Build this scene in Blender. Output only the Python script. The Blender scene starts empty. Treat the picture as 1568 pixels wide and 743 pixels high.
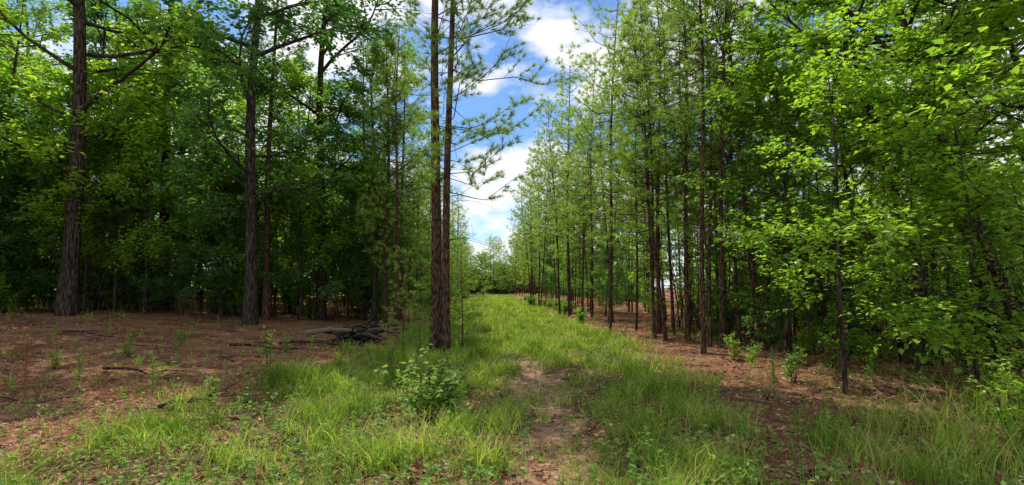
import bpy, math, numpy as np
from mathutils import Vector
rng=np.random.default_rng(7)
scene=bpy.context.scene
scene.view_settings.view_transform='Standard'; scene.view_settings.look='None'; scene.view_settings.exposure=0

# ---------------- terrain ----------------
def sst(a,b,x):
    t=np.clip((x-a)/(b-a),0,1); return t*t*(3-2*t)
def path_x(y): return 0.5+0.045*y
def H(x,y):
    x=np.asarray(x,float); y=np.asarray(y,float)
    h=0.65*sst(-4,-16,x)*sst(4,16,y)
    h=h+0.05*np.sin(x*0.9+1.3)*np.sin(y*0.7)+0.03*np.sin(x*2.3+y*1.7)+0.015*np.sin(x*5.1-y*3.3)
    h=h-0.05*np.exp(-((x-path_x(y))/0.45)**2)*(1-sst(10,14,y))
    h=h+0.12*sst(3.5,7,x)
    return h
YAW=math.radians(2.85)
F=np.array([math.sin(YAW),math.cos(YAW)]); R=np.array([math.cos(YAW),-math.sin(YAW)])
def at(u,d):   # u = bearing tangent from the view axis, d = depth in metres
    p=F*d+R*u*d; return float(p[0]),float(p[1])
def U(px): return (px-784)/784.0

# ---------------- mesh builder ----------------
def nrm(v): return v/np.maximum(np.linalg.norm(v,axis=-1,keepdims=True),1e-9)
class MB:
    def __init__(s): s.v=[];s.q=[];s.t=[];s.qm=[];s.tm=[];s.n=0
    def add(s,v,q=None,t=None,m=0):
        if q is not None and len(q): s.q.append(np.asarray(q)+s.n); s.qm.append(np.full(len(q),m))
        if t is not None and len(t): s.t.append(np.asarray(t)+s.n); s.tm.append(np.full(len(t),m))
        s.v.append(v); s.n+=len(v)
    def tube(s,P,r,k=5,m=0):
        P=np.asarray(P,float); n=len(P); r=np.asarray(r,float)
        T=np.gradient(P,axis=0); T=nrm(T)
        ref=np.array([1.,0,0]) if abs(T[0,0])<0.8 else np.array([0,1.,0])
        A=nrm(np.cross(T,ref)); B=np.cross(T,A)
        a=np.arange(k)*2*np.pi/k
        V=P[:,None]+r[:,None,None]*(np.cos(a)[None,:,None]*A[:,None]+np.sin(a)[None,:,None]*B[:,None])
        i=np.arange(n-1)[:,None]*k; j=np.arange(k)[None]; j2=(j+1)%k
        q=np.stack([i+j,i+j2,i+k+j2,i+k+j],-1).reshape(-1,4)
        s.add(V.reshape(-1,3),q=q,m=m)
    def leaves(s,P,D,S,w=0.38,m=1,flat=0.6):
        P=np.asarray(P);D=nrm(np.asarray(D));N=len(P);S=np.asarray(S)[:,None]
        up=nrm(np.stack([rng.normal(0,1,N)*(1-flat),rng.normal(0,1,N)*(1-flat),np.ones(N)],-1))
        W=nrm(np.cross(D,up)); Nn=np.cross(W,D)
        f=0.12
        V=np.stack([P,P+D*S*0.42+W*S*w+Nn*S*f,P+D*S-Nn*S*0.08,P+D*S*0.42-W*S*w+Nn*S*f],1).reshape(-1,3)
        s.add(V,q=np.arange(N*4).reshape(-1,4),m=m)
    def needles(s,P,D,L,n=16,w=0.006,spread=0.75,m=1):
        P=np.repeat(np.asarray(P),n,0);D=np.repeat(nrm(np.asarray(D)),n,0);N=len(P)
        D2=nrm(D+rng.normal(0,spread*0.7,(N,3)))
        Ls=(np.repeat(np.asarray(L),n)*rng.uniform(0.7,1.1,N))[:,None]
        P=P-D*rng.uniform(0,0.08,(N,1))
        W=nrm(np.cross(D2,rng.normal(0,1,(N,3))))*w
        V=np.stack([P-W,P+W,P+D2*Ls-np.array([0,0,1])*Ls*0.12],1).reshape(-1,3)
        s.add(V,t=np.arange(N*3).reshape(-1,3),m=m)
    def blades(s,P,h,w,lean,m=0):
        N=len(P); a=rng.uniform(0,2*np.pi,N); b=a+np.pi/2+rng.normal(0,.5,N)
        W=np.stack([np.cos(a),np.sin(a),0*a],-1)*w[:,None]
        Lh=np.stack([np.cos(b),np.sin(b),0*b],-1)
        def pt(t): return P+np.array([0,0,1])*(h*(t-0.25*lean*t*t))[:,None]+Lh*(h*lean*t*t)[:,None]
        p0=pt(0);p1=pt(.4);p2=pt(.75);p3=pt(1.0)
        V=np.stack([p0-W,p0+W,p1+W*.9,p1-W*.9,p2+W*.6,p2-W*.6,p3],1).reshape(-1,3)
        o=(np.arange(N)*7)[:,None]
        q=np.concatenate([o+[[0,1,2,3]],o+[[3,2,4,5]]]); t=o+[[5,4,6]]
        s.add(V,q=q,t=t,m=m)
    def mesh(s,name,mats,smooth=True):
        me=bpy.data.meshes.new(name)
        V=np.concatenate(s.v).astype(np.float32)
        Q=np.concatenate(s.q) if s.q else np.zeros((0,4),int); T=np.concatenate(s.t) if s.t else np.zeros((0,3),int)
        mi=np.concatenate(s.qm+s.tm).astype(np.int32)
        me.vertices.add(len(V)); me.vertices.foreach_set('co',V.ravel())
        me.loops.add(Q.size+T.size); me.loops.foreach_set('vertex_index',np.concatenate([Q.ravel(),T.ravel()]).astype(np.int32))
        me.polygons.add(len(Q)+len(T))
        ls=np.concatenate([np.arange(len(Q))*4,Q.size+np.arange(len(T))*3]).astype(np.int32)
        me.polygons.foreach_set('loop_start',ls)
        me.polygons.foreach_set('material_index',mi)
        me.polygons.foreach_set('use_smooth',(mi==0) if smooth else np.zeros(len(mi),bool))
        for m in mats: me.materials.append(m)
        me.update(calc_edges=True); me.validate()
        return me
def obj(name,me,loc=(0,0,0),rz=0,sc=1.0,rx=0,ry=0):
    o=bpy.data.objects.new(name,me); scene.collection.objects.link(o)
    o.location=loc; o.rotation_euler=(rx,ry,rz)
    o.scale=(sc,sc,sc) if np.isscalar(sc) else sc
    return o

# ---------------- materials ----------------
def newmat(name):
    m=bpy.data.materials.new(name); m.use_nodes=True; nt=m.node_tree; nt.nodes.clear()
    return m,nt,nt.nodes,nt.links
def ramp(nodes,stops):
    r=nodes.new('ShaderNodeValToRGB'); e=r.color_ramp.elements
    while len(e)<len(stops): e.new(0.5)
    for i,(p,c) in enumerate(stops): e[i].position=p; e[i].color=(*c,1)
    return r
def leafmat(name,cols,trans=0.45,tmul=(1.5,1.6,0.7),rough=0.5,gloss=0.0,patch=0):
    m,nt,N,L=newmat(name)
    g=N.new('ShaderNodeNewGeometry'); oi=N.new('ShaderNodeObjectInfo')
    a=N.new('ShaderNodeMath');a.operation='MULTIPLY_ADD'; L.new(g.outputs['Random Per Island'],a.inputs[0]); a.inputs[1].default_value=0.6
    b=N.new('ShaderNodeMath');b.operation='MULTIPLY'; b.inputs[1].default_value=0.4
    if patch:
        no=N.new('ShaderNodeTexNoise'); no.inputs['Scale'].default_value=patch; no.inputs['Detail'].default_value=1; L.new(g.outputs['Position'],no.inputs['Vector'])
        mr=N.new('ShaderNodeMapRange'); mr.inputs['From Min'].default_value=.35; mr.inputs['From Max'].default_value=.65; L.new(no.outputs['Fac'],mr.inputs['Value']); L.new(mr.outputs[0],b.inputs[0])
    else: L.new(oi.outputs['Random'],b.inputs[0])
    L.new(b.outputs[0],a.inputs[2])
    r=ramp(N,cols); L.new(a.outputs[0],r.inputs[0])
    d=N.new('ShaderNodeBsdfDiffuse'); L.new(r.outputs[0],d.inputs['Color']); sh=d
    if trans>0:
        t=N.new('ShaderNodeBsdfTranslucent')
        mul=N.new('ShaderNodeMix'); mul.data_type='RGBA'; mul.blend_type='MULTIPLY'; mul.inputs['Factor'].default_value=1
        L.new(r.outputs[0],mul.inputs['A']); mul.inputs['B'].default_value=(*tmul,1); L.new(mul.outputs['Result'],t.inputs['Color'])
        x=N.new('ShaderNodeMixShader'); x.inputs[0].default_value=trans; L.new(d.outputs[0],x.inputs[1]); L.new(t.outputs[0],x.inputs[2]); sh=x
    if gloss>0:
        gl=N.new('ShaderNodeBsdfGlossy'); gl.inputs['Roughness'].default_value=rough; gl.inputs['Color'].default_value=(0.8,0.85,0.8,1)
        y=N.new('ShaderNodeMixShader'); y.inputs[0].default_value=gloss; L.new(sh.outputs[0],y.inputs[1]); L.new(gl.outputs[0],y.inputs[2]); sh=y
    o=N.new('ShaderNodeOutputMaterial'); L.new(sh.outputs[0],o.inputs[0]); return m
def barkmat(name,c1,c2,c3,zs=0.25):
    m,nt,N,L=newmat(name)
    tc=N.new('ShaderNodeTexCoord'); mp=N.new('ShaderNodeMapping'); mp.inputs['Scale'].default_value=(1,1,zs); L.new(tc.outputs['Object'],mp.inputs[0])
    no=N.new('ShaderNodeTexNoise'); no.inputs['Scale'].default_value=30; no.inputs['Detail'].default_value=2
    L.new(mp.outputs[0],no.inputs['Vector'])
    r=ramp(N,[(0.38,c1),(0.52,c2),(0.66,c3)]); L.new(no.outputs['Fac'],r.inputs[0])
    p=N.new('ShaderNodeBsdfDiffuse'); L.new(r.outputs[0],p.inputs['Color'])
    bu=N.new('ShaderNodeBump'); bu.inputs['Strength'].default_value=0.8; bu.inputs['Distance'].default_value=0.03; L.new(no.outputs['Fac'],bu.inputs['Height']); L.new(bu.outputs[0],p.inputs['Normal'])
    o=N.new('ShaderNodeOutputMaterial'); L.new(p.outputs[0],o.inputs[0]); return m
M_pb=barkmat('pine_bark',(0.03,0.02,0.015),(0.09,0.055,0.038),(0.20,0.12,0.085))
M_hb=barkmat('hardwood_bark',(0.02,0.016,0.013),(0.055,0.043,0.034),(0.12,0.10,0.075),0.15)
M_pn=leafmat('pine_needles',[(0.0,(0.07,0.14,0.04)),(0.45,(0.17,0.29,0.065)),(0.8,(0.31,0.44,0.10)),(1.0,(0.42,0.47,0.15))],0.5,(1.8,1.75,0.9))
M_lf=leafmat('broad_leaves',[(0.0,(0.07,0.16,0.025)),(0.4,(0.16,0.30,0.04)),(0.8,(0.28,0.43,0.055)),(1.0,(0.40,0.49,0.08))],0.58,(1.85,1.85,0.8),0.35,0.03)
M_ld=leafmat('dark_leaves',[(0.0,(0.05,0.12,0.055)),(0.5,(0.115,0.24,0.08)),(1.0,(0.24,0.38,0.09))],0.52,(1.8,1.8,0.9))
M_gr=leafmat('grass_blades',[(0.0,(0.05,0.11,0.02)),(0.3,(0.13,0.23,0.035)),(0.6,(0.26,0.38,0.06)),(0.82,(0.42,0.48,0.11)),(1.0,(0.62,0.53,0.30))],0.45,(1.6,1.6,0.8),patch=1.3)
M_st=leafmat('pine_straw',[(0.0,(0.08,0.035,0.02)),(0.5,(0.30,0.145,0.085)),(0.8,(0.52,0.30,0.19)),(1.0,(0.72,0.54,0.40))],0)
M_dead=leafmat('dead_wood',[(0.0,(0.03,0.022,0.018)),(0.5,(0.09,0.065,0.052)),(1.0,(0.24,0.19,0.15))],0.0)
M_rust=leafmat('rusty_needles',[(0.0,(0.2,0.07,0.03)),(1.0,(0.42,0.2,0.1))],0.3,(1.3,1,0.8))
M_pale=leafmat('pale_leaves',[(0.0,(0.10,0.20,0.04)),(0.5,(0.20,0.34,0.07)),(1.0,(0.38,0.48,0.14))],0.45,(1.5,1.5,0.7),0.5,0.02)

# ground
def groundmat():
    m,nt,N,L=newmat('forest_floor')
    g=N.new('ShaderNodeNewGeometry')
    def noise(s,d=6,r=0.6):
        n=N.new('ShaderNodeTexNoise'); n.inputs['Scale'].default_value=s; n.inputs['Detail'].default_value=d; n.inputs['Roughness'].default_value=r
        L.new(g.outputs['Position'],n.inputs['Vector']); return n
    n2=noise(9,6,0.85); n1=noise(1.1,3,.6)
    st=ramp(N,[(0.32,(0.08,0.038,0.024)),(0.5,(0.30,0.15,0.092)),(0.66,(0.58,0.37,0.25))]); L.new(n2.outputs['Fac'],st.inputs[0])
    va=ramp(N,[(.35,(.6,.55,.5)),(.6,(1.15,1.1,1.05))]); L.new(n1.outputs['Fac'],va.inputs[0])
    sm=N.new('ShaderNodeMix');sm.data_type='RGBA';sm.blend_type='MULTIPLY';sm.inputs['Factor'].default_value=1;L.new(st.outputs[0],sm.inputs['A']);L.new(va.outputs[0],sm.inputs['B'])
    gr=ramp(N,[(0.3,(0.07,0.055,0.03)),(0.6,(0.20,0.16,0.08)),(0.8,(0.36,0.28,0.17))]); L.new(n2.outputs['Fac'],gr.inputs[0])
    di=ramp(N,[(0.3,(0.22,0.12,0.07)),(0.5,(0.47,0.31,0.19)),(0.7,(0.64,0.48,0.33))]); L.new(n2.outputs['Fac'],di.inputs[0])
    at_=N.new('ShaderNodeAttribute'); at_.attribute_name='mask'
    se=N.new('ShaderNodeSeparateColor'); L.new(at_.outputs['Color'],se.inputs[0])
    b=N.new('ShaderNodeMath');b.operation='MULTIPLY_ADD';L.new(n1.outputs['Fac'],b.inputs[0]);b.inputs[1].default_value=2.2;b.inputs[2].default_value=-1.15
    b2=N.new('ShaderNodeMath');b2.operation='MULTIPLY_ADD';L.new(n2.outputs['Fac'],b2.inputs[0]);b2.inputs[1].default_value=1.2;b2.inputs[2].default_value=-.6
    bb=N.new('ShaderNodeMath');bb.operation='ADD';L.new(b.outputs[0],bb.inputs[0]);L.new(b2.outputs[0],bb.inputs[1])
    def jit(sock):
        a=N.new('ShaderNodeMath');a.operation='ADD';L.new(sock,a.inputs[0])
        L.new(bb.outputs[0],a.inputs[1]); r=N.new('ShaderNodeMapRange'); r.inputs['From Min'].default_value=0.2;r.inputs['From Max'].default_value=0.8;L.new(a.outputs[0],r.inputs['Value']);return r
    m1=N.new('ShaderNodeMix');m1.data_type='RGBA';L.new(jit(se.outputs[0]).outputs[0],m1.inputs['Factor']);L.new(sm.outputs['Result'],m1.inputs['A']);L.new(gr.outputs[0],m1.inputs['B'])
    m2=N.new('ShaderNodeMix');m2.data_type='RGBA';L.new(jit(se.outputs[1]).outputs[0],m2.inputs['Factor']);L.new(m1.outputs['Result'],m2.inputs['A']);L.new(di.outputs[0],m2.inputs['B'])
    p=N.new('ShaderNodeBsdfDiffuse');L.new(m2.outputs['Result'],p.inputs['Color'])
    bu=N.new('ShaderNodeBump');bu.inputs['Strength'].default_value=1;bu.inputs['Distance'].default_value=0.08;L.new(n2.outputs['Fac'],bu.inputs['Height']);L.new(bu.outputs[0],p.inputs['Normal'])
    o=N.new('ShaderNodeOutputMaterial');L.new(p.outputs[0],o.inputs[0]);return m
def grass_mask(x,y):
    lob=0.9*np.sin(y*0.9)+0.5*np.sin(y*2.1+x)
    left=-2.4-1.2*(1-sst(4,12,y))+0.4*lob ; right=3.6+0.25*lob-1.3*(1-sst(5,14,y))
    return sst(left-1.2,left+0.6,x)*(1-sst(right-0.3,right+1.0,x))
def path_mask(x,y):
    c=path_x(y)+.12*np.sin(y*1.1)
    w=0.50+0.16*np.sin(y*1.7)+.10*np.sin(y*4.3)
    return .95*np.exp(-(np.abs(x-c)/w)**2.2)*(1-sst(9,13,y))
gx=np.sign(np.linspace(-1,1,321))*(np.abs(np.linspace(-1,1,321))**2.6)*250
gy=np.concatenate([-(np.linspace(1,0,40,endpoint=False)**2)*60,(np.linspace(0,1,260)**2.4)*330])
X,Y=np.meshgrid(gx,gy); Z=H(X,Y)
mb=MB(); nx=len(gx);ny=len(gy)
i=np.arange(ny-1)[:,None]*nx;j=np.arange(nx-1)[None]
mb.add(np.stack([X,Y,Z],-1).reshape(-1,3),q=np.stack([i+j,i+j+1,i+nx+j+1,i+nx+j],-1).reshape(-1,4))
gme=mb.mesh('ground',[groundmat()])
ca=gme.color_attributes.new('mask','FLOAT_COLOR','POINT')
col=np.ones((nx*ny,4),np.float32); col[:,0]=grass_mask(X,Y).ravel(); col[:,1]=path_mask(X,Y).ravel(); col[:,2]=0
ca.data.foreach_set('color',col.ravel())
obj('ground',gme)

# ---------------- trees ----------------
def pine(seed,Ht,cb,spread,r0,nn=22,nl=0.26,nw=0.008,dead=1.0,lean=0.0,side=None,step=.36,wh=.48,br=.8,spr=.85,dense_above=None):
    global rng; rng=np.random.default_rng(seed); m=MB()
    n=14; t=np.linspace(0,1,n); ph=rng.uniform(0,6,4); wb=0.012*Ht
    ax=lambda tt: np.stack([wb*np.sin(tt*6+ph[0])*tt+lean*tt*Ht,wb*np.sin(tt*5+ph[1])*tt,tt*Ht],-1)
    rr=r0*((1-t)**0.8*0.9+0.06); rr[0]*=1.25
    P=ax(t); P[0,2]-=0.3; m.tube(P,rr,9,0)
    TP=[];TD=[]
    z=cb
    while z<Ht-0.15:
        tt=(z-cb)/(Ht-cb); nb=rng.integers(3,6); a0=rng.uniform(0,6.28)
        top=dense_above is not None and z>dense_above
        for b in range(nb+(2 if top else 0)):
            a=a0+b*6.28/nb+rng.normal(0,.3); Lb=spread*((1-tt)**0.6*(0.6+0.4*min(1,tt*4))+0.1)*rng.uniform(0.4,1.25)
            if top: Lb*=1.35
            elif side is not None: Lb*=(0.75+0.45*math.cos(a-side))
            el=math.radians(5+42*tt+rng.normal(0,10))
            zz=z+rng.uniform(-.15,.15); c=ax(np.array([zz/Ht]))[0]
            s=np.linspace(0,1,5); d=np.array([math.cos(a),math.sin(a)])
            bp=c+np.stack([d[0]*s*Lb*math.cos(el),d[1]*s*Lb*math.cos(el),Lb*(s*math.sin(el)-0.10*np.sin(s*3.1)+0.15*s*s)],-1)
            bp[1:]+=rng.normal(0,.045*Lb,(4,3))
            rb=(0.009+0.008*Lb)*br; m.tube(bp,np.linspace(rb,0.003,5),4,0)
            k=max(2,int(Lb/0.26))*(2 if top else 1)
            for q in range(k):
                f=0.4+0.6*(q+rng.uniform(0,1))/k; f=min(f,0.999); i0=int(f*4); pp=bp[i0]+(bp[i0+1]-bp[i0])*(f*4-i0)
                aa=a+rng.choice([-1,1])*rng.uniform(0.3,1.2); l2=(0.2+0.35*Lb*(1-f)*0.7)*rng.uniform(.6,1.4)
                dd=np.array([math.cos(aa),math.sin(aa),rng.uniform(-.1,.9)]); e=pp+dd*l2
                m.tube(np.stack([pp,e]),[0.004,0.002],3,0)
                for f2 in np.arange(1.0,0.15,-step/max(l2,step)):
                    TP.append(pp+dd*l2*f2); TD.append(dd+np.array([0,0,.4]))
            TP.append(bp[-1]);TD.append(bp[-1]-bp[-2])
        z+=rng.uniform(.75,1.25)*wh*(.75 if top else 1)
    TP.append(ax(np.array([1.0]))[0]);TD.append(np.array([0,0,1.]))
    TP=np.array(TP);TD=nrm(np.array(TD))
    m.needles(TP,TD,np.full(len(TP),nl),nn,nw,spr)
    z=0.9
    while z<cb+1.5 and dead>0:
        for b in range(rng.integers(1,4)):
            if rng.random()>dead: continue
            a=rng.uniform(0,6.28);Lb=rng.uniform(.3,1.0)*min(1.6,spread*.8)*(0.5+0.5*z/cb); c=ax(np.array([z/Ht]))[0]; s=np.linspace(0,1,4)
            bp=c+np.stack([math.cos(a)*s*Lb,math.sin(a)*s*Lb,Lb*(s*0.15-0.25*s*s)],-1); bp[1:]+=rng.normal(0,.04,(3,3))
            m.tube(bp,np.linspace(.009,.003,4),3,2)
            for q in range(3):
                pp=bp[rng.integers(1,4)]; m.tube(np.stack([pp,pp+rng.normal(0,.16,3)]),[.004,.002],3,2)
        z+=rng.uniform(.22,.5)
    return m.mesh('pine_tree_mesh',[M_pb,M_pn,M_dead])

def hardwood(seed,Ht,cb,spread,r0,nlimb=16,nsub=6,ntw=5,nlf=12,ls=0.11,mat=None,lean=(0,0),up=0.5,flat=0.75,twigs=True):
    global rng; rng=np.random.default_rng(seed); m=MB()
    n=12;t=np.linspace(0,1,n);ph=rng.uniform(0,6,4)
    wob=0.02*Ht
    ax=lambda tt: np.stack([wob*np.sin(tt*6+ph[0])*tt+lean[0]*tt*Ht,wob*np.sin(tt*5+ph[1])*tt+lean[1]*tt*Ht,tt*Ht],-1)
    P=ax(t);P[0,2]-=.3;rr=r0*((1-t)**0.7*.92+.05);rr[0]*=1.35;m.tube(P,rr,10,0)
    LP=[];LD=[]
    def br(p,d,L,r,k=5,bend=0.15,n=5):
        pts=[p]; d=d.copy()
        for q in range(n-1):
            d=nrm(d+rng.normal(0,bend,3)+np.array([0,0,.05])); pts.append(pts[-1]+d*L/(n-1))
        pts=np.array(pts); m.tube(pts,np.linspace(r,r*.3,n),k,0); return pts
    for li in range(nlimb):
        f=(li+rng.uniform(0,1))/nlimb; z=cb+(Ht-cb)*f*0.98; c=ax(np.array([z/Ht]))[0]; a=li*2.4+rng.normal(0,.4)
        L=spread*(math.sin(math.pi*min(1,0.25+0.7*f))**.7)*rng.uniform(.6,1.15)
        el=up*(0.4+f)+rng.normal(0,.15)
        d=np.array([math.cos(a)*math.cos(el),math.sin(a)*math.cos(el),math.sin(el)])
        rl=max(0.012,min(r0*.4,0.016*L+.008)); b=br(c,d,L,rl,5,.16,6)
        for si in range(nsub):
            g=0.2+0.8*(si+rng.uniform(0,1))/nsub; i0=min(int(g*5),4); p=b[i0]+(b[i0+1]-b[i0])*(g*5-i0)
            dd=nrm(b[i0+1]-b[i0]); ang=rng.choice([-1,1])*rng.uniform(.4,1.2); ca_,sa=math.cos(ang),math.sin(ang)
            d2=nrm(np.array([dd[0]*ca_-dd[1]*sa,dd[0]*sa+dd[1]*ca_,dd[2]*.6+rng.normal(0,.25)])); L2=L*rng.uniform(.25,.5)*(1.15-g*.5)
            sb=br(p,d2,L2,rl*.4,3,.2,4)
            for ti in range(ntw):
                h=0.15+0.85*(ti+rng.uniform(0,1))/ntw; j0=min(int(h*3),2); p2=sb[j0]+(sb[j0+1]-sb[j0])*(h*3-j0)
                d3=nrm(d2*0.7+rng.normal(0,.6,3)*np.array([1,1,.45])); L3=rng.uniform(.2,.55)
                if twigs: m.tube(np.stack([p2,p2+d3*L3]),[.004,.002],3,0)
                s=rng.uniform(.1,1.1,nlf)[:,None]
                LP.append(p2+d3*L3*s+rng.normal(0,.03 if twigs else .12,(nlf,3))); q=d3+rng.normal(0,.7,(nlf,3)); q[:,2]=q[:,2]*.4-.2; LD.append(q)
    LP=np.concatenate(LP);LD=np.concatenate(LD)
    m.leaves(LP,LD,rng.uniform(.6,1.2,len(LP))*ls,.36,1,flat)
    return m.mesh('hardwood_tree_mesh',[M_hb,mat or M_lf])

def shrubmesh(seed,h,w,nst,nl,ls,mat):
    global rng; rng=np.random.default_rng(seed); m=MB(); LP=[];LD=[]
    for i in range(nst):
        a=rng.uniform(0,6.28);o=rng.uniform(0,.5)*w;top=np.array([math.cos(a)*o*1.6,math.sin(a)*o*1.6,h*rng.uniform(.5,1)])
        s=np.linspace(0,1,5)[:,None];pts=np.array([math.cos(a),math.sin(a),0])*o*.2+top*s+rng.normal(0,.03*h,(5,3))*s;pts[0,2]=-.05
        m.tube(pts,np.linspace(.008+.004*h,.003,5)*.7,4,0)
        for k in range(7):
            f=rng.uniform(.25,1);p=top*f; d=nrm(rng.normal(0,1,3)*np.array([1,1,.5]));L=rng.uniform(.15,.4)*w
            m.tube(np.stack([p,p+d*L]),[.004,.002],3,0)
            q=rng.uniform(.1,1,nl)[:,None];LP.append(p+d*L*q+rng.normal(0,.03,(nl,3)));e=d+rng.normal(0,.8,(nl,3));e[:,2]=e[:,2]*.4;LD.append(e)
    LP=np.concatenate(LP);LD=np.concatenate(LD);m.leaves(LP,LD,rng.uniform(.6,1.2,len(LP))*ls,.36,1,.7)
    return m.mesh('shrub_mesh',[M_hb,mat])

pspec=[(12.5,3.8,2.0,.065),(11.5,4.4,1.8,.055),(13.2,5.0,2.1,.075),(10.5,3.2,1.9,.05),(12.6,5.6,1.8,.065)]
pines=[pine(100+k,Ht,cb,sp,r) for k,(Ht,cb,sp,r) in enumerate(pspec)]
farp=[pine(100+k,Ht,cb-.8,sp,r,nn=8,nw=.02,nl=.3,wh=.6,step=.5,dead=.4,spr=.7) for k,(Ht,cb,sp,r) in enumerate(pspec[:4])]
tallp=[pine(120+k,Ht,cb,sp,r,nn=20,nl=.27,nw=.009) for k,(Ht,cb,sp,r) in enumerate([(18,4.5,2.9,.15),(16,3.0,2.7,.13)])]
fart=[pine(120+k,Ht,cb,sp,r,nn=8,nw=.022,nl=.32,wh=.6,step=.5,dead=.4,spr=.7) for k,(Ht,cb,sp,r) in enumerate([(18,4.5,2.9,.15),(16,3.0,2.7,.13)])]
youngp=[pine(140+k,Ht,cb,sp,r,dead=0,nl=.22,step=.25,wh=.42) for k,(Ht,cb,sp,r) in enumerate([(5.5,.5,1.5,.04),(7.5,.9,1.8,.05)])]
bigh=[hardwood(200+k,Ht,cb,sp,r,nlimb=24,nsub=8,ntw=6,nlf=9,ls=.22,mat=mt,twigs=False) for k,(Ht,cb,sp,r,mt) in enumerate([(20,3.6,4.8,.24,M_lf),(18,3.0,4.4,.20,M_ld),(21,4.0,4.6,.22,M_ld)])]
midh=[hardwood(220+k,Ht,cb,sp,r,nlimb=18,nsub=6,ntw=5,nlf=12,ls=.17,mat=mt,up=.35,twigs=False) for k,(Ht,cb,sp,r,mt) in enumerate([(9,1.1,2.9,.07,M_lf),(7,.8,2.4,.05,M_ld),(11,1.5,3.1,.08,M_lf),(8,.9,2.7,.06,M_ld)])]
shr=[shrubmesh(240,1.6,1.1,12,14,.12,M_lf),shrubmesh(241,2.4,1.4,14,16,.13,M_ld),shrubmesh(242,1.1,.9,9,12,.10,M_lf)]
rng=np.random.default_rng(11)
def put(name,me,x,y,sc=1.0,rz=None,dz=0,rx=0,ry=0):
    return obj(name,me,(x,y,float(H(x,y))+dz),rng.uniform(0,6.28) if rz is None else rz,sc,rx,ry)
placed=[]
def free(x,y,r):
    for a,b in placed:
        if (a-x)**2+(b-y)**2<r*r: return False
    placed.append((x,y)); return True

# centre pines; unseen upper crowns thickened to throw shade on the foreground
cp1=pine(301,17.5,4.6,2.7,.15,nn=30,nl=.2,nw=.0055,dead=.8,side=0.1,step=.17,wh=.55,br=.5,dense_above=9.5)
cp2=pine(302,16.0,3.8,2.6,.105,nn=30,nl=.2,nw=.0055,dead=.8,side=-0.2,step=.17,wh=.55,br=.5,dense_above=9.5)
x,y=at(U(668),12.6);put('pine_tree',cp1,x,y,1,0);placed.append((x,y))
x,y=at(U(684),11.9);put('pine_tree',cp2,x,y,1,0);placed.append((x,y))
# right plantation rows
for k in range(5):
    xr=5.0+2.6*k; yy=14-0.3*k+rng.uniform(0,1)
    while yy<(100 if k<3 else 55):
        x=xr+rng.normal(0,.75);y=yy+rng.normal(0,.6)
        placed.append((x,y));put('pine_tree',(pines[rng.integers(5)] if yy<38 else farp[rng.integers(4)]),x,y,rng.uniform(.7,1.12),rx=rng.normal(0,.045),ry=rng.normal(0,.045))
        yy+=rng.uniform(.6,3.2)*(1 if yy<45 else 1.7)*(1 if k<2 else 1.8)
for (px,d) in [(1075,12.0),(1103,12.4),(1052,14.5),(1000,15.5),(1008,16.2),(1130,13.4),(1165,12.6),(890,24),(857,28),(1085,13),(1030,16)]:
    x,y=at(U(px),d);put('pine_tree',pines[rng.integers(5)],x,y,rng.uniform(.9,1.05),rx=rng.normal(0,.04),ry=rng.normal(0,.04))
# left heroes
for (px,d,me,s) in [(105,17.5,0,1.1),(385,18.5,1,1.1),(492,23,2,1.0),(250,21,2,.95)]:
    x,y=at(U(px),d);placed.append((x,y));put('oak_tree',bigh[me],x,y,s)
put('pine_tree',tallp[0],-9.0,21.5,.95)
def left_edge(x): return 17.0+max(0,(x+20))*0.55
c=0
for tr in range(3000):
    x=rng.uniform(-36,-5.6);y=rng.uniform(14,42)
    if y<left_edge(x)+1.0 or x>-5.6-0.02*y: continue
    if not free(x,y,3.0): continue
    r=rng.random()
    if r<.35: put('oak_tree',bigh[rng.integers(3)],x,y,rng.uniform(.75,1.0))
    elif r<.5: put('pine_tree',tallp[rng.integers(2)],x,y,rng.uniform(.8,1.05))
    else: put('understory_tree',midh[rng.integers(4)],x,y,rng.uniform(.8,1.2))
    c+=1
    if c>56: break
# edge understory on left
for tr in range(38):
    x=-26+tr*0.55+rng.normal(0,.3);y=left_edge(x)+rng.uniform(-1.4,1.2)
    put('understory_tree' ,midh[rng.integers(4)],x,y,rng.uniform(.5,1.1))
    if rng.random()<.3:put('young_pine_tree',youngp[rng.integers(2)],x+rng.normal(0,.8),y+rng.uniform(-.5,1),rng.uniform(.7,1.1))
# trees whose crowns shade a band of the trail
for (x,y,k,s) in [(-3.7,21.2,1,.8),(-4.4,22.6,0,.75),(-4.0,24.4,1,.85)]: put('pine_tree',tallp[k],x,y,s)
put('young_pine_tree',youngp[1],-3.4,22.8,.8); put('oak_tree',bigh[1],-5.0,23.2,.66)
# left wall along trail
yy=25
while yy<100:
    x=-4.2-rng.uniform(0,1.5)-(1.2 if yy<32 else 0);put('pine_tree',((tallp+pines)[rng.integers(7)] if yy<38 else (fart+farp)[rng.integers(6)]),x,yy,rng.uniform(.75,.95)); yy+=rng.uniform(1.8,3.6)
    if rng.random()<.7: put('young_pine_tree',youngp[rng.integers(2)],x-.5,yy,rng.uniform(.6,1))
# trees closing the far end of the trail
for tr in range(30):
    x=rng.uniform(-10,18);y=rng.uniform(98,114);put('young_pine_tree',youngp[rng.integers(2)],x,y,rng.uniform(1.3,1.8))
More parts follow.
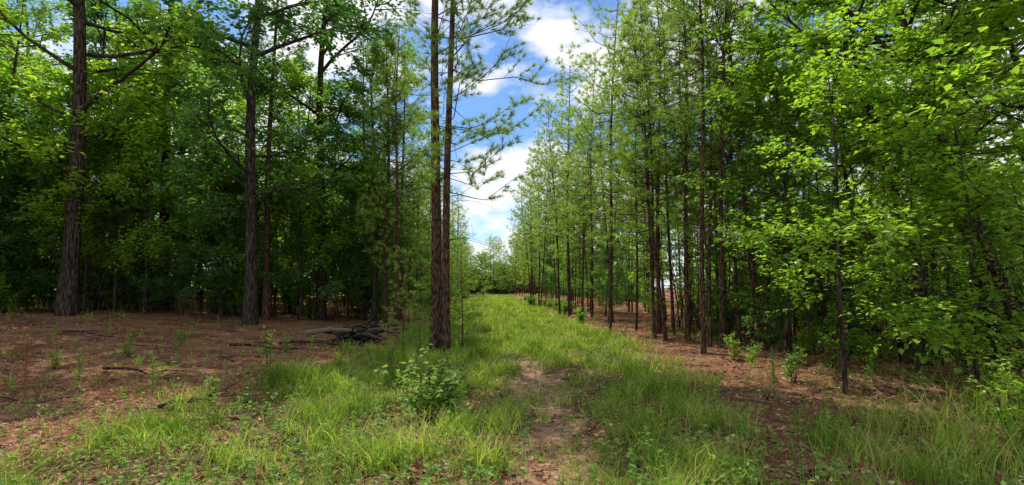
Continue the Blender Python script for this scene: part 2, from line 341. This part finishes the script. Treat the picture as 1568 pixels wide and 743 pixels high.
# distant woods mass (one object)
dw=MB()
def mass(cx,cy,rx,ry,rz,cz,n,ls):
    q=nrm(rng.normal(0,1,(n,3)))*(rng.uniform(0,1,(n,1))**.4)
    P=np.stack([cx+q[:,0]*rx,cy+q[:,1]*ry,cz+q[:,2]*rz],-1);P=P[P[:,2]>.2];D=rng.normal(0,1,(len(P),3));D[:,2]*=.5
    dw.leaves(P,D,rng.uniform(.6,1.3,len(P))*ls,.4,0,.4)
def band(n,fx,zmax,ls=.42):
    for i_ in range(n):
        cx,cy=fx(i_/n); mass(cx,cy,rng.uniform(1.4,2.6),rng.uniform(1.2,2.2),rng.uniform(1,2.2),rng.uniform(.6,zmax)*rng.uniform(.2,1),170,ls)
band(170,lambda t:(-46+41*t+rng.normal(0,1),44+rng.normal(0,2)),12)
band(70,lambda t:(-42+rng.normal(0,2),16+32*t),11)
band(130,lambda t:(19+24*t+rng.normal(0,1),44-10*t+rng.normal(0,2)),8)
band(90,lambda t:(40+rng.normal(0,2),-2+40*t),10)
band(130,lambda t:(15.5+rng.normal(0,1.2),48+60*t),7)
band(90,lambda t:(-9+rng.normal(0,1.0),46+60*t),9)
band(220,lambda t:(-16+44*t,117+rng.normal(0,2)),9,.6)
obj('distant_woods',dw.mesh('distant_woods',[M_ld],False))
# thin bare stems of the understory (one object)
sm=MB()
for i_ in range(560):
    if i_<250: x=rng.uniform(-27,-5.5); y=left_edge(x)+rng.uniform(-.8,6)
    else: x=rng.uniform(6.0,18); y=rng.uniform(9,20)
    h=rng.uniform(1.2,5.5); z0=float(H(x,y)); ln=rng.normal(0,.16,2)
    s_=np.linspace(0,1,5); pts=np.stack([x+ln[0]*h*s_,y+ln[1]*h*s_,z0-.1+h*s_],-1); pts[1:,:2]+=rng.normal(0,.05,(4,2)); sm.tube(pts,np.linspace(rng.uniform(.012,.03),.006,5),5)
    for q in range(4):
        p=pts[rng.integers(1,5)]; e=p+rng.normal(0,.4,3); sm.tube([p,(p+e)/2+rng.normal(0,.04,3),e],[.008,.005,.003],3)
obj('understory_stems',sm.mesh('understory_stems',[M_hb]))
# right hardwoods, near
nearh=[hardwood(260,9.0,1.6,3.2,.085,nlimb=20,nsub=7,ntw=7,nlf=9,ls=.115,up=.3,lean=(-.20,.02)),
       hardwood(261,8.0,1.2,2.8,.07,nlimb=18,nsub=7,ntw=7,nlf=9,ls=.115,up=.25,lean=(-.12,.0)),
       hardwood(262,5.5,.8,1.6,.032,nlimb=15,nsub=6,ntw=6,nlf=9,ls=.10,up=.3,lean=(-.03,.0)),
       hardwood(263,10.5,3.9,3.0,.11,nlimb=18,nsub=7,ntw=6,nlf=9,ls=.115,up=.35,lean=(-.33,.03)),
       hardwood(264,9.5,3.7,2.8,.10,nlimb=16,nsub=7,ntw=6,nlf=9,ls=.115,up=.35,lean=(-.24,.02))]
for (px,d,k,s) in [(1660,8.5,0,1.0),(1290,7.4,2,1.0),(1205,11.0,2,1.2),(1340,13,1,1.0),(1500,14.5,1,1.2),(1640,12.5,0,1.1),(1240,15,1,1.1),(1375,10,2,1.1),(1180,14,2,1.4),(1630,6.3,2,1.2),(1150,15.5,2,1.3),(1260,12.2,2,1.2),(1430,13,2,1.3),(1490,7.2,2,.95),(1400,7.8,2,.8)]:
    x,y=at(U(px),d);put('maple_tree' if k<2 else 'maple_sapling',nearh[k],x,y,s,rng.normal(0,.25) if k<2 else None)
for (px,d,k,s) in [(1440,9.6,4,1.0),(1580,9.2,3,1.0),(1530,10,4,1.05)]:
    x,y=at(U(px),d);put('maple_tree',nearh[k],x,y,s,0)
c=0
for tr in range(900):
    x=rng.uniform(9,34);y=rng.uniform(12,38)
    if not free(x,y,2.2):continue
    put('understory_tree',midh[rng.integers(4)],x,y,rng.uniform(.5,1.0)); c+=1
    if c>36:break
for (x,y,s) in [(6.2,18,.5),(5.6,23,.45),(7.4,15.5,.55),(5.4,31,.6),(6.6,27,.5),(5.2,40,.6),(8.3,13.5,.5),(9.5,12.5,.45),(11,13,.5)]:
    put('understory_tree',midh[rng.integers(4)],x,y,s)
# shrubs
for tr in range(60):
    x=rng.uniform(-26,-5);y=left_edge(x)+rng.uniform(-.8,4);put('shrub',shr[rng.integers(3)],x,y,rng.uniform(.6,1.2))
for tr in range(95):
    x=rng.uniform(6.2,20);y=rng.uniform(9,22);put('shrub',shr[rng.integers(3)],x,y,rng.uniform(.35,.95))
for tr in range(24):
    y=rng.uniform(20,60);x=4.4+rng.normal(0,.5);put('shrub',shr[2],x,y,rng.uniform(.4,.9))
for tr in range(26):
    y=rng.uniform(24,90);x=-3.6+rng.normal(0,.5);put('shrub',shr[rng.integers(3)],x,y,rng.uniform(.4,.9))
# seedlings round the centre pines
for (dx,dy,s) in [(-.9,.3,.45),(.5,.6,.45),(-.4,-.5,.3),(.1,1.2,.5)]:
    put('pine_sapling',youngp[0],-1.1+dx,12.2+dy,s)
# foreground shrub
fs=shrubmesh(270,.66,.6,11,9,.08,M_pale)
x,y=at(U(655),6.2);put('shrub',fs,x,y,1.15,0.4,dz=.02)
ws=shrubmesh(271,1.0,.22,3,7,.06,M_pale); x,y=at(U(415),9.5);put('weed_plant',ws,x,y,1)
fs2=shrubmesh(272,1.1,.7,8,8,.08,M_lf)
for px,d,s in [(1545,5.0,.8),(1210,8.3,.6),(1500,7.5,.6),(1580,6.0,1.0),(1330,9,.7),(1420,9.5,.8),(1270,9.5,.7),(1150,9.8,.5),(1470,8.5,.8),(1120,11,.6)]:
    x,y=at(U(px),d);put('shrub',fs2,x,y,s)
for px,d,s in [(330,7.5,.35),(200,10.5,.4),(90,9.5,.35),(440,12.5,.4),(520,9.5,.4),(280,13,.45)]:
    x,y=at(U(px),d);put('shrub',fs2,x,y,s)
# rusty dead pine seedling
def seedling(seed,h,mat):
    global rng; rng=np.random.default_rng(seed);m=MB();m.tube([[0,0,-.05],[.01,0,h*.5],[0,.01,h]],[.006,.005,.002],4,0)
    z=np.linspace(h*.35,h,14);P=np.stack([0*z,0*z,z],-1);D=np.stack([rng.normal(0,.6,14),rng.normal(0,.6,14),np.ones(14)],-1);m.needles(P,D,np.full(14,.16),14,.0025,.6)
    return m.mesh('seedling_mesh',[M_dead,mat])
sd=seedling(5,.9,M_rust);sg=seedling(6,.7,M_pn)
x,y=at(U(47),7.2);put('dead_pine_seedling',sd,x,y,1.0)
rng=np.random.default_rng(12)
for px,d in [(560,5.6),(320,9.5),(128,8.5),(620,9),(700,8),(388,6.8),(1330,8),(240,7),(480,11),(90,12),(1180,7)]:
    x,y=at(U(px),d);put('pine_seedling',sg,x,y,rng.uniform(.6,1.1))

# ---------------- grass, litter ----------------
rng=np.random.default_rng(21)
def tufts(n,dmin,dmax,xf,keep,pw=1.0):
    d=dmin*(dmax/dmin)**rng.uniform(0,1,n)**pw; x=xf(d,n); k=keep(x,d)>rng.uniform(0,1,n); return x[k],d[k]
g=MB()
def grassfill(x,y,nb,h0,h1,rad,lean):
    N=len(x); xs=np.repeat(x,nb)+rng.normal(0,1,N*nb)*np.repeat(rad,nb); ys=np.repeat(y,nb)+rng.normal(0,1,N*nb)*np.repeat(rad,nb)
    hh=np.repeat(rng.uniform(h0,h1,N),nb)*rng.uniform(.4,1.15,N*nb); P=np.stack([xs,ys,H(xs,ys)-.01],-1)
    w=(0.0016+0.00032*ys)*rng.uniform(.6,1.4,N*nb); g.blades(P,hh,w,rng.uniform(lean[0],lean[1],N*nb))
clump=lambda x,y: 0.5+0.5*np.sin(x*2.1+1.3*np.sin(y*1.1))*np.sin(y*1.7+1.1*np.sin(x*1.4))
keep=lambda x,y: np.clip(grass_mask(x,y)*(0.04+0.7*clump(x,y)**2+sst(9,15,y))*(1-0.93*path_mask(x,y)),0,1)
x,y=tufts(17000,2.4,95,lambda d,n:rng.uniform(-5,5.5,n),keep)
grassfill(x,y,13,.05,.24,0.05+.006*y,(.3,1.2))
x,y=tufts(1500,7,40,lambda d,n:rng.uniform(-4,4.2,n),lambda x,y:grass_mask(x,y)*(1-path_mask(x,y))*(clump(x*1.7,y*.9)>.5))
grassfill(x,y,22,.2,.5,0.09+0*y,(.3,1.1))
x,y=tufts(2300,2.4,13,lambda d,n:rng.uniform(-4,3.2,n),lambda x,y:grass_mask(x,y)*(clump(x*1.3+3,y*1.3)>.66)*(1-path_mask(x,y)))
grassfill(x,y,24,.2,.5,0.05+0*y,(.4,1.2))
# sparse tufts left & right
x,y=tufts(4200,3,20,lambda d,n:rng.uniform(-1.1,1.1,n)*d,lambda x,y:0.12+0.5*(clump(x*.6,y*.6)>.72))
grassfill(x,y,12,.06,.26,0.05+0*y,(.3,1.1))
for px,d,nb,h in [(430,8.2,350,.55),(460,8.0,300,.5),(1440,5.0,90,.8),(1500,4.6,80,.9),(1250,5.2,150,.45),(1310,4.6,120,.45),(600,4.8,180,.35),(370,4.6,150,.35),(740,4.5,200,.4),(1390,4.3,140,.45),(760,6,200,.4),(980,5.5,200,.35),(560,6.5,200,.4),(700,5.6,220,.4),(500,5.2,160,.4),(1120,5.5,120,.4),(1040,6.5,150,.4),(1450,4.2,120,.6),(1550,4.4,120,.6),(1350,5.6,120,.5),(1530,5.6,120,.6)]:
    x0,y0=at(U(px),d);n=nb;xs=x0+rng.normal(0,.14,n);ys=y0+rng.normal(0,.14,n);P=np.stack([xs,ys,H(xs,ys)],-1)
    g.blades(P,h*rng.uniform(.5,1.1,n),.0035*rng.uniform(.6,1.4,n),rng.uniform(.3,1.1,n))
obj('grass',g.mesh('grass',[M_gr],False))
# pine straw litter
s=MB();n=120000;d=2.4*(26/2.4)**rng.uniform(0,1,n);x=rng.uniform(-1.15,1.15,n)*d;k=(rng.uniform(0,1,n)>grass_mask(x,d)*.45)
x=x[k];d=d[k];n=len(x);a=rng.uniform(0,6.28,n);L=rng.uniform(.06,.17,n);w=.0012+.0004*d
P=np.stack([x,d,H(x,d)+rng.uniform(.004,.03,n)],-1);D=np.stack([np.cos(a),np.sin(a),rng.normal(0,.15,n)],-1);W=np.stack([-np.sin(a),np.cos(a),0*a],-1)*w[:,None]
s.add(np.stack([P-W,P+W,P+D*L[:,None]],1).reshape(-1,3),t=np.arange(n*3).reshape(-1,3))
n=18000;d=2.4*(20/2.4)**rng.uniform(0,1,n);x=rng.uniform(-1.15,1.15,n)*d
P=np.stack([x,d,H(x,d)+.015],-1);D=rng.normal(0,1,(n,3));D[:,2]*=.3;s.leaves(P,D,rng.uniform(.03,.09,n),.35,0,.6)
obj('pine_straw',s.mesh('pine_straw',[M_st],False))
# low weeds
wd=MB();x,y=tufts(4600,2.6,22,lambda d,n:rng.uniform(-1.1,1.1,n)*d,lambda x,y:0.3+0.4*grass_mask(x,y)-.6*path_mask(x,y))
for a,b in zip(x,y):
    hh=rng.uniform(.06,.34)*(1.7 if rng.random()<.12 else 1);z0=float(H(a,b));top=np.array([a+rng.normal(0,.05),b+rng.normal(0,.05),z0+hh]);base=np.array([a,b,z0-.02])
    wd.tube(np.stack([base,top]),[.003,.0015],3,0);k=rng.integers(5,14);f=rng.uniform(.3,1,k)[:,None]
    D=rng.normal(0,1,(k,3));D[:,2]=D[:,2]*.3+.1;wd.leaves(base+(top-base)*f,D,rng.uniform(.03,.065,k),.33,0,.5)
obj('weeds',wd.mesh('weeds',[M_pale],False))
# fallen sticks and branches
st=MB()
for i in range(520):
    d=3*(18/3)**rng.uniform();x=rng.uniform(-1.1,1.1)*d
    if abs(x-path_x(d))<.5: continue
    a=rng.uniform(0,6.28);L=rng.uniform(.15,1.0);pts=np.array([[x+math.cos(a)*q*L,d+math.sin(a)*q*L,0] for q in (0,.35,.7,1)]);pts[:,:2]+=rng.normal(0,.03,(4,2));pts[:,2]=H(pts[:,0],pts[:,1])+.016
    st.tube(pts,np.linspace(.014,.004,4)*rng.uniform(.6,1.3),4)
obj('fallen_twigs',st.mesh('fallen_twigs',[M_dead]))
def fallen(pxa,da,pxb,db,r,seed):
    global rng; rng=np.random.default_rng(seed); fb=MB();x0,y0=at(U(pxa),da);x1,y1=at(U(pxb),db)
    q=np.linspace(0,1,7);px_=x0+(x1-x0)*q;py_=y0+(y1-y0)*q+.05*np.sin(q*7);fb.tube(np.stack([px_,py_,H(px_,py_)+r+.03+.03*np.sin(q*5)],-1),np.linspace(r,r*.3,7),6)
    for k in (2,3,4,5):
        a=rng.uniform(-1,1);p=np.array([px_[k],py_[k],H(px_[k],py_[k])+r+.03]);fb.tube([p,p+[.2,a*.25,.05],p+[.42,a*.45,.0]],[.012,.008,.003],4)
    obj('fallen_branch',fb.mesh('fallen_branch',[M_hb]))
fallen(165,9.2,275,8.7,.03,3);fallen(250,6.3,330,6.9,.025,4);fallen(355,12.5,470,13,.035,5);fallen(100,13.5,190,13,.03,6);fallen(430,14,560,13.2,.05,7)
lp=MB();x0,y0=at(U(558),14.6)
for k in range(46):
    a=rng.normal(.2,.7);L=rng.uniform(.5,1.5);c0=np.array([x0+rng.normal(0,.42),y0+rng.normal(0,.35)]);e=np.array([math.cos(a),math.sin(a)])*L/2
    z=float(H(*c0))+.05+rng.uniform(0,.42);lp.tube([[*(c0-e),z-.08],[*c0,z+rng.normal(0,.05)],[*(c0+e),z+rng.normal(0,.18)]],np.array([1,.85,.5])*rng.uniform(.02,.075),6,int(rng.random()<.35))
obj('brush_pile',lp.mesh('brush_pile',[M_hb,M_dead]))

# ---------------- light, sky, camera ----------------
az=math.radians(-30);el=math.radians(60)
S=Vector((math.sin(az)*math.cos(el),math.cos(az)*math.cos(el),math.sin(el)))
sl=bpy.data.lights.new('sun','SUN');sl.energy=5.0;sl.angle=math.radians(.5);sl.color=(1,.95,.85)
so=bpy.data.objects.new('sun',sl);scene.collection.objects.link(so);so.rotation_euler=S.to_track_quat('Z','Y').to_euler()
w=bpy.data.worlds.new('World');scene.world=w;w.use_nodes=True;N=w.node_tree.nodes;L=w.node_tree.links
bg=N['Background'];bg.inputs['Strength'].default_value=.13
sk=N.new('ShaderNodeTexSky');sk.sky_type='NISHITA';sk.sun_disc=False;sk.sun_elevation=el;sk.sun_rotation=az;sk.dust_density=.3
mt=N.new('ShaderNodeMix');mt.data_type='RGBA';mt.blend_type='MULTIPLY';mt.inputs['Factor'].default_value=1;L.new(sk.outputs[0],mt.inputs['A']);mt.inputs['B'].default_value=(.75,1.0,1.25,1)
tc=N.new('ShaderNodeTexCoord');mp=N.new('ShaderNodeMapping');mp.inputs['Scale'].default_value=(1,1,2.2);mp.inputs['Location'].default_value=(.35,.1,.2);L.new(tc.outputs['Generated'],mp.inputs[0])
no=N.new('ShaderNodeTexNoise');no.inputs['Scale'].default_value=3.2;no.inputs['Detail'].default_value=5;no.inputs['Roughness'].default_value=.55;L.new(mp.outputs[0],no.inputs['Vector'])
r=ramp(N,[(.43,(0,0,0)),(.52,(1,1,1))]);L.new(no.outputs['Fac'],r.inputs[0])
mx=N.new('ShaderNodeMix');mx.data_type='RGBA';L.new(r.outputs[0],mx.inputs['Factor']);L.new(mt.outputs['Result'],mx.inputs['A']);mx.inputs['B'].default_value=(8.4,8.5,8.7,1)
L.new(mx.outputs['Result'],bg.inputs['Color'])
cd=bpy.data.cameras.new('camera');cd.sensor_width=36;cd.lens=18;cd.clip_end=1000;cd.clip_start=.05;cd.shift_y=.017
co=bpy.data.objects.new('camera',cd);scene.collection.objects.link(co);co.location=(0,0,1.6+float(H(0,0)))
co.rotation_euler=(math.radians(90+3.0),0,-YAW);scene.camera=co
print('faces',sum(len(m.polygons) for m in bpy.data.meshes),'objs',len(bpy.data.objects))
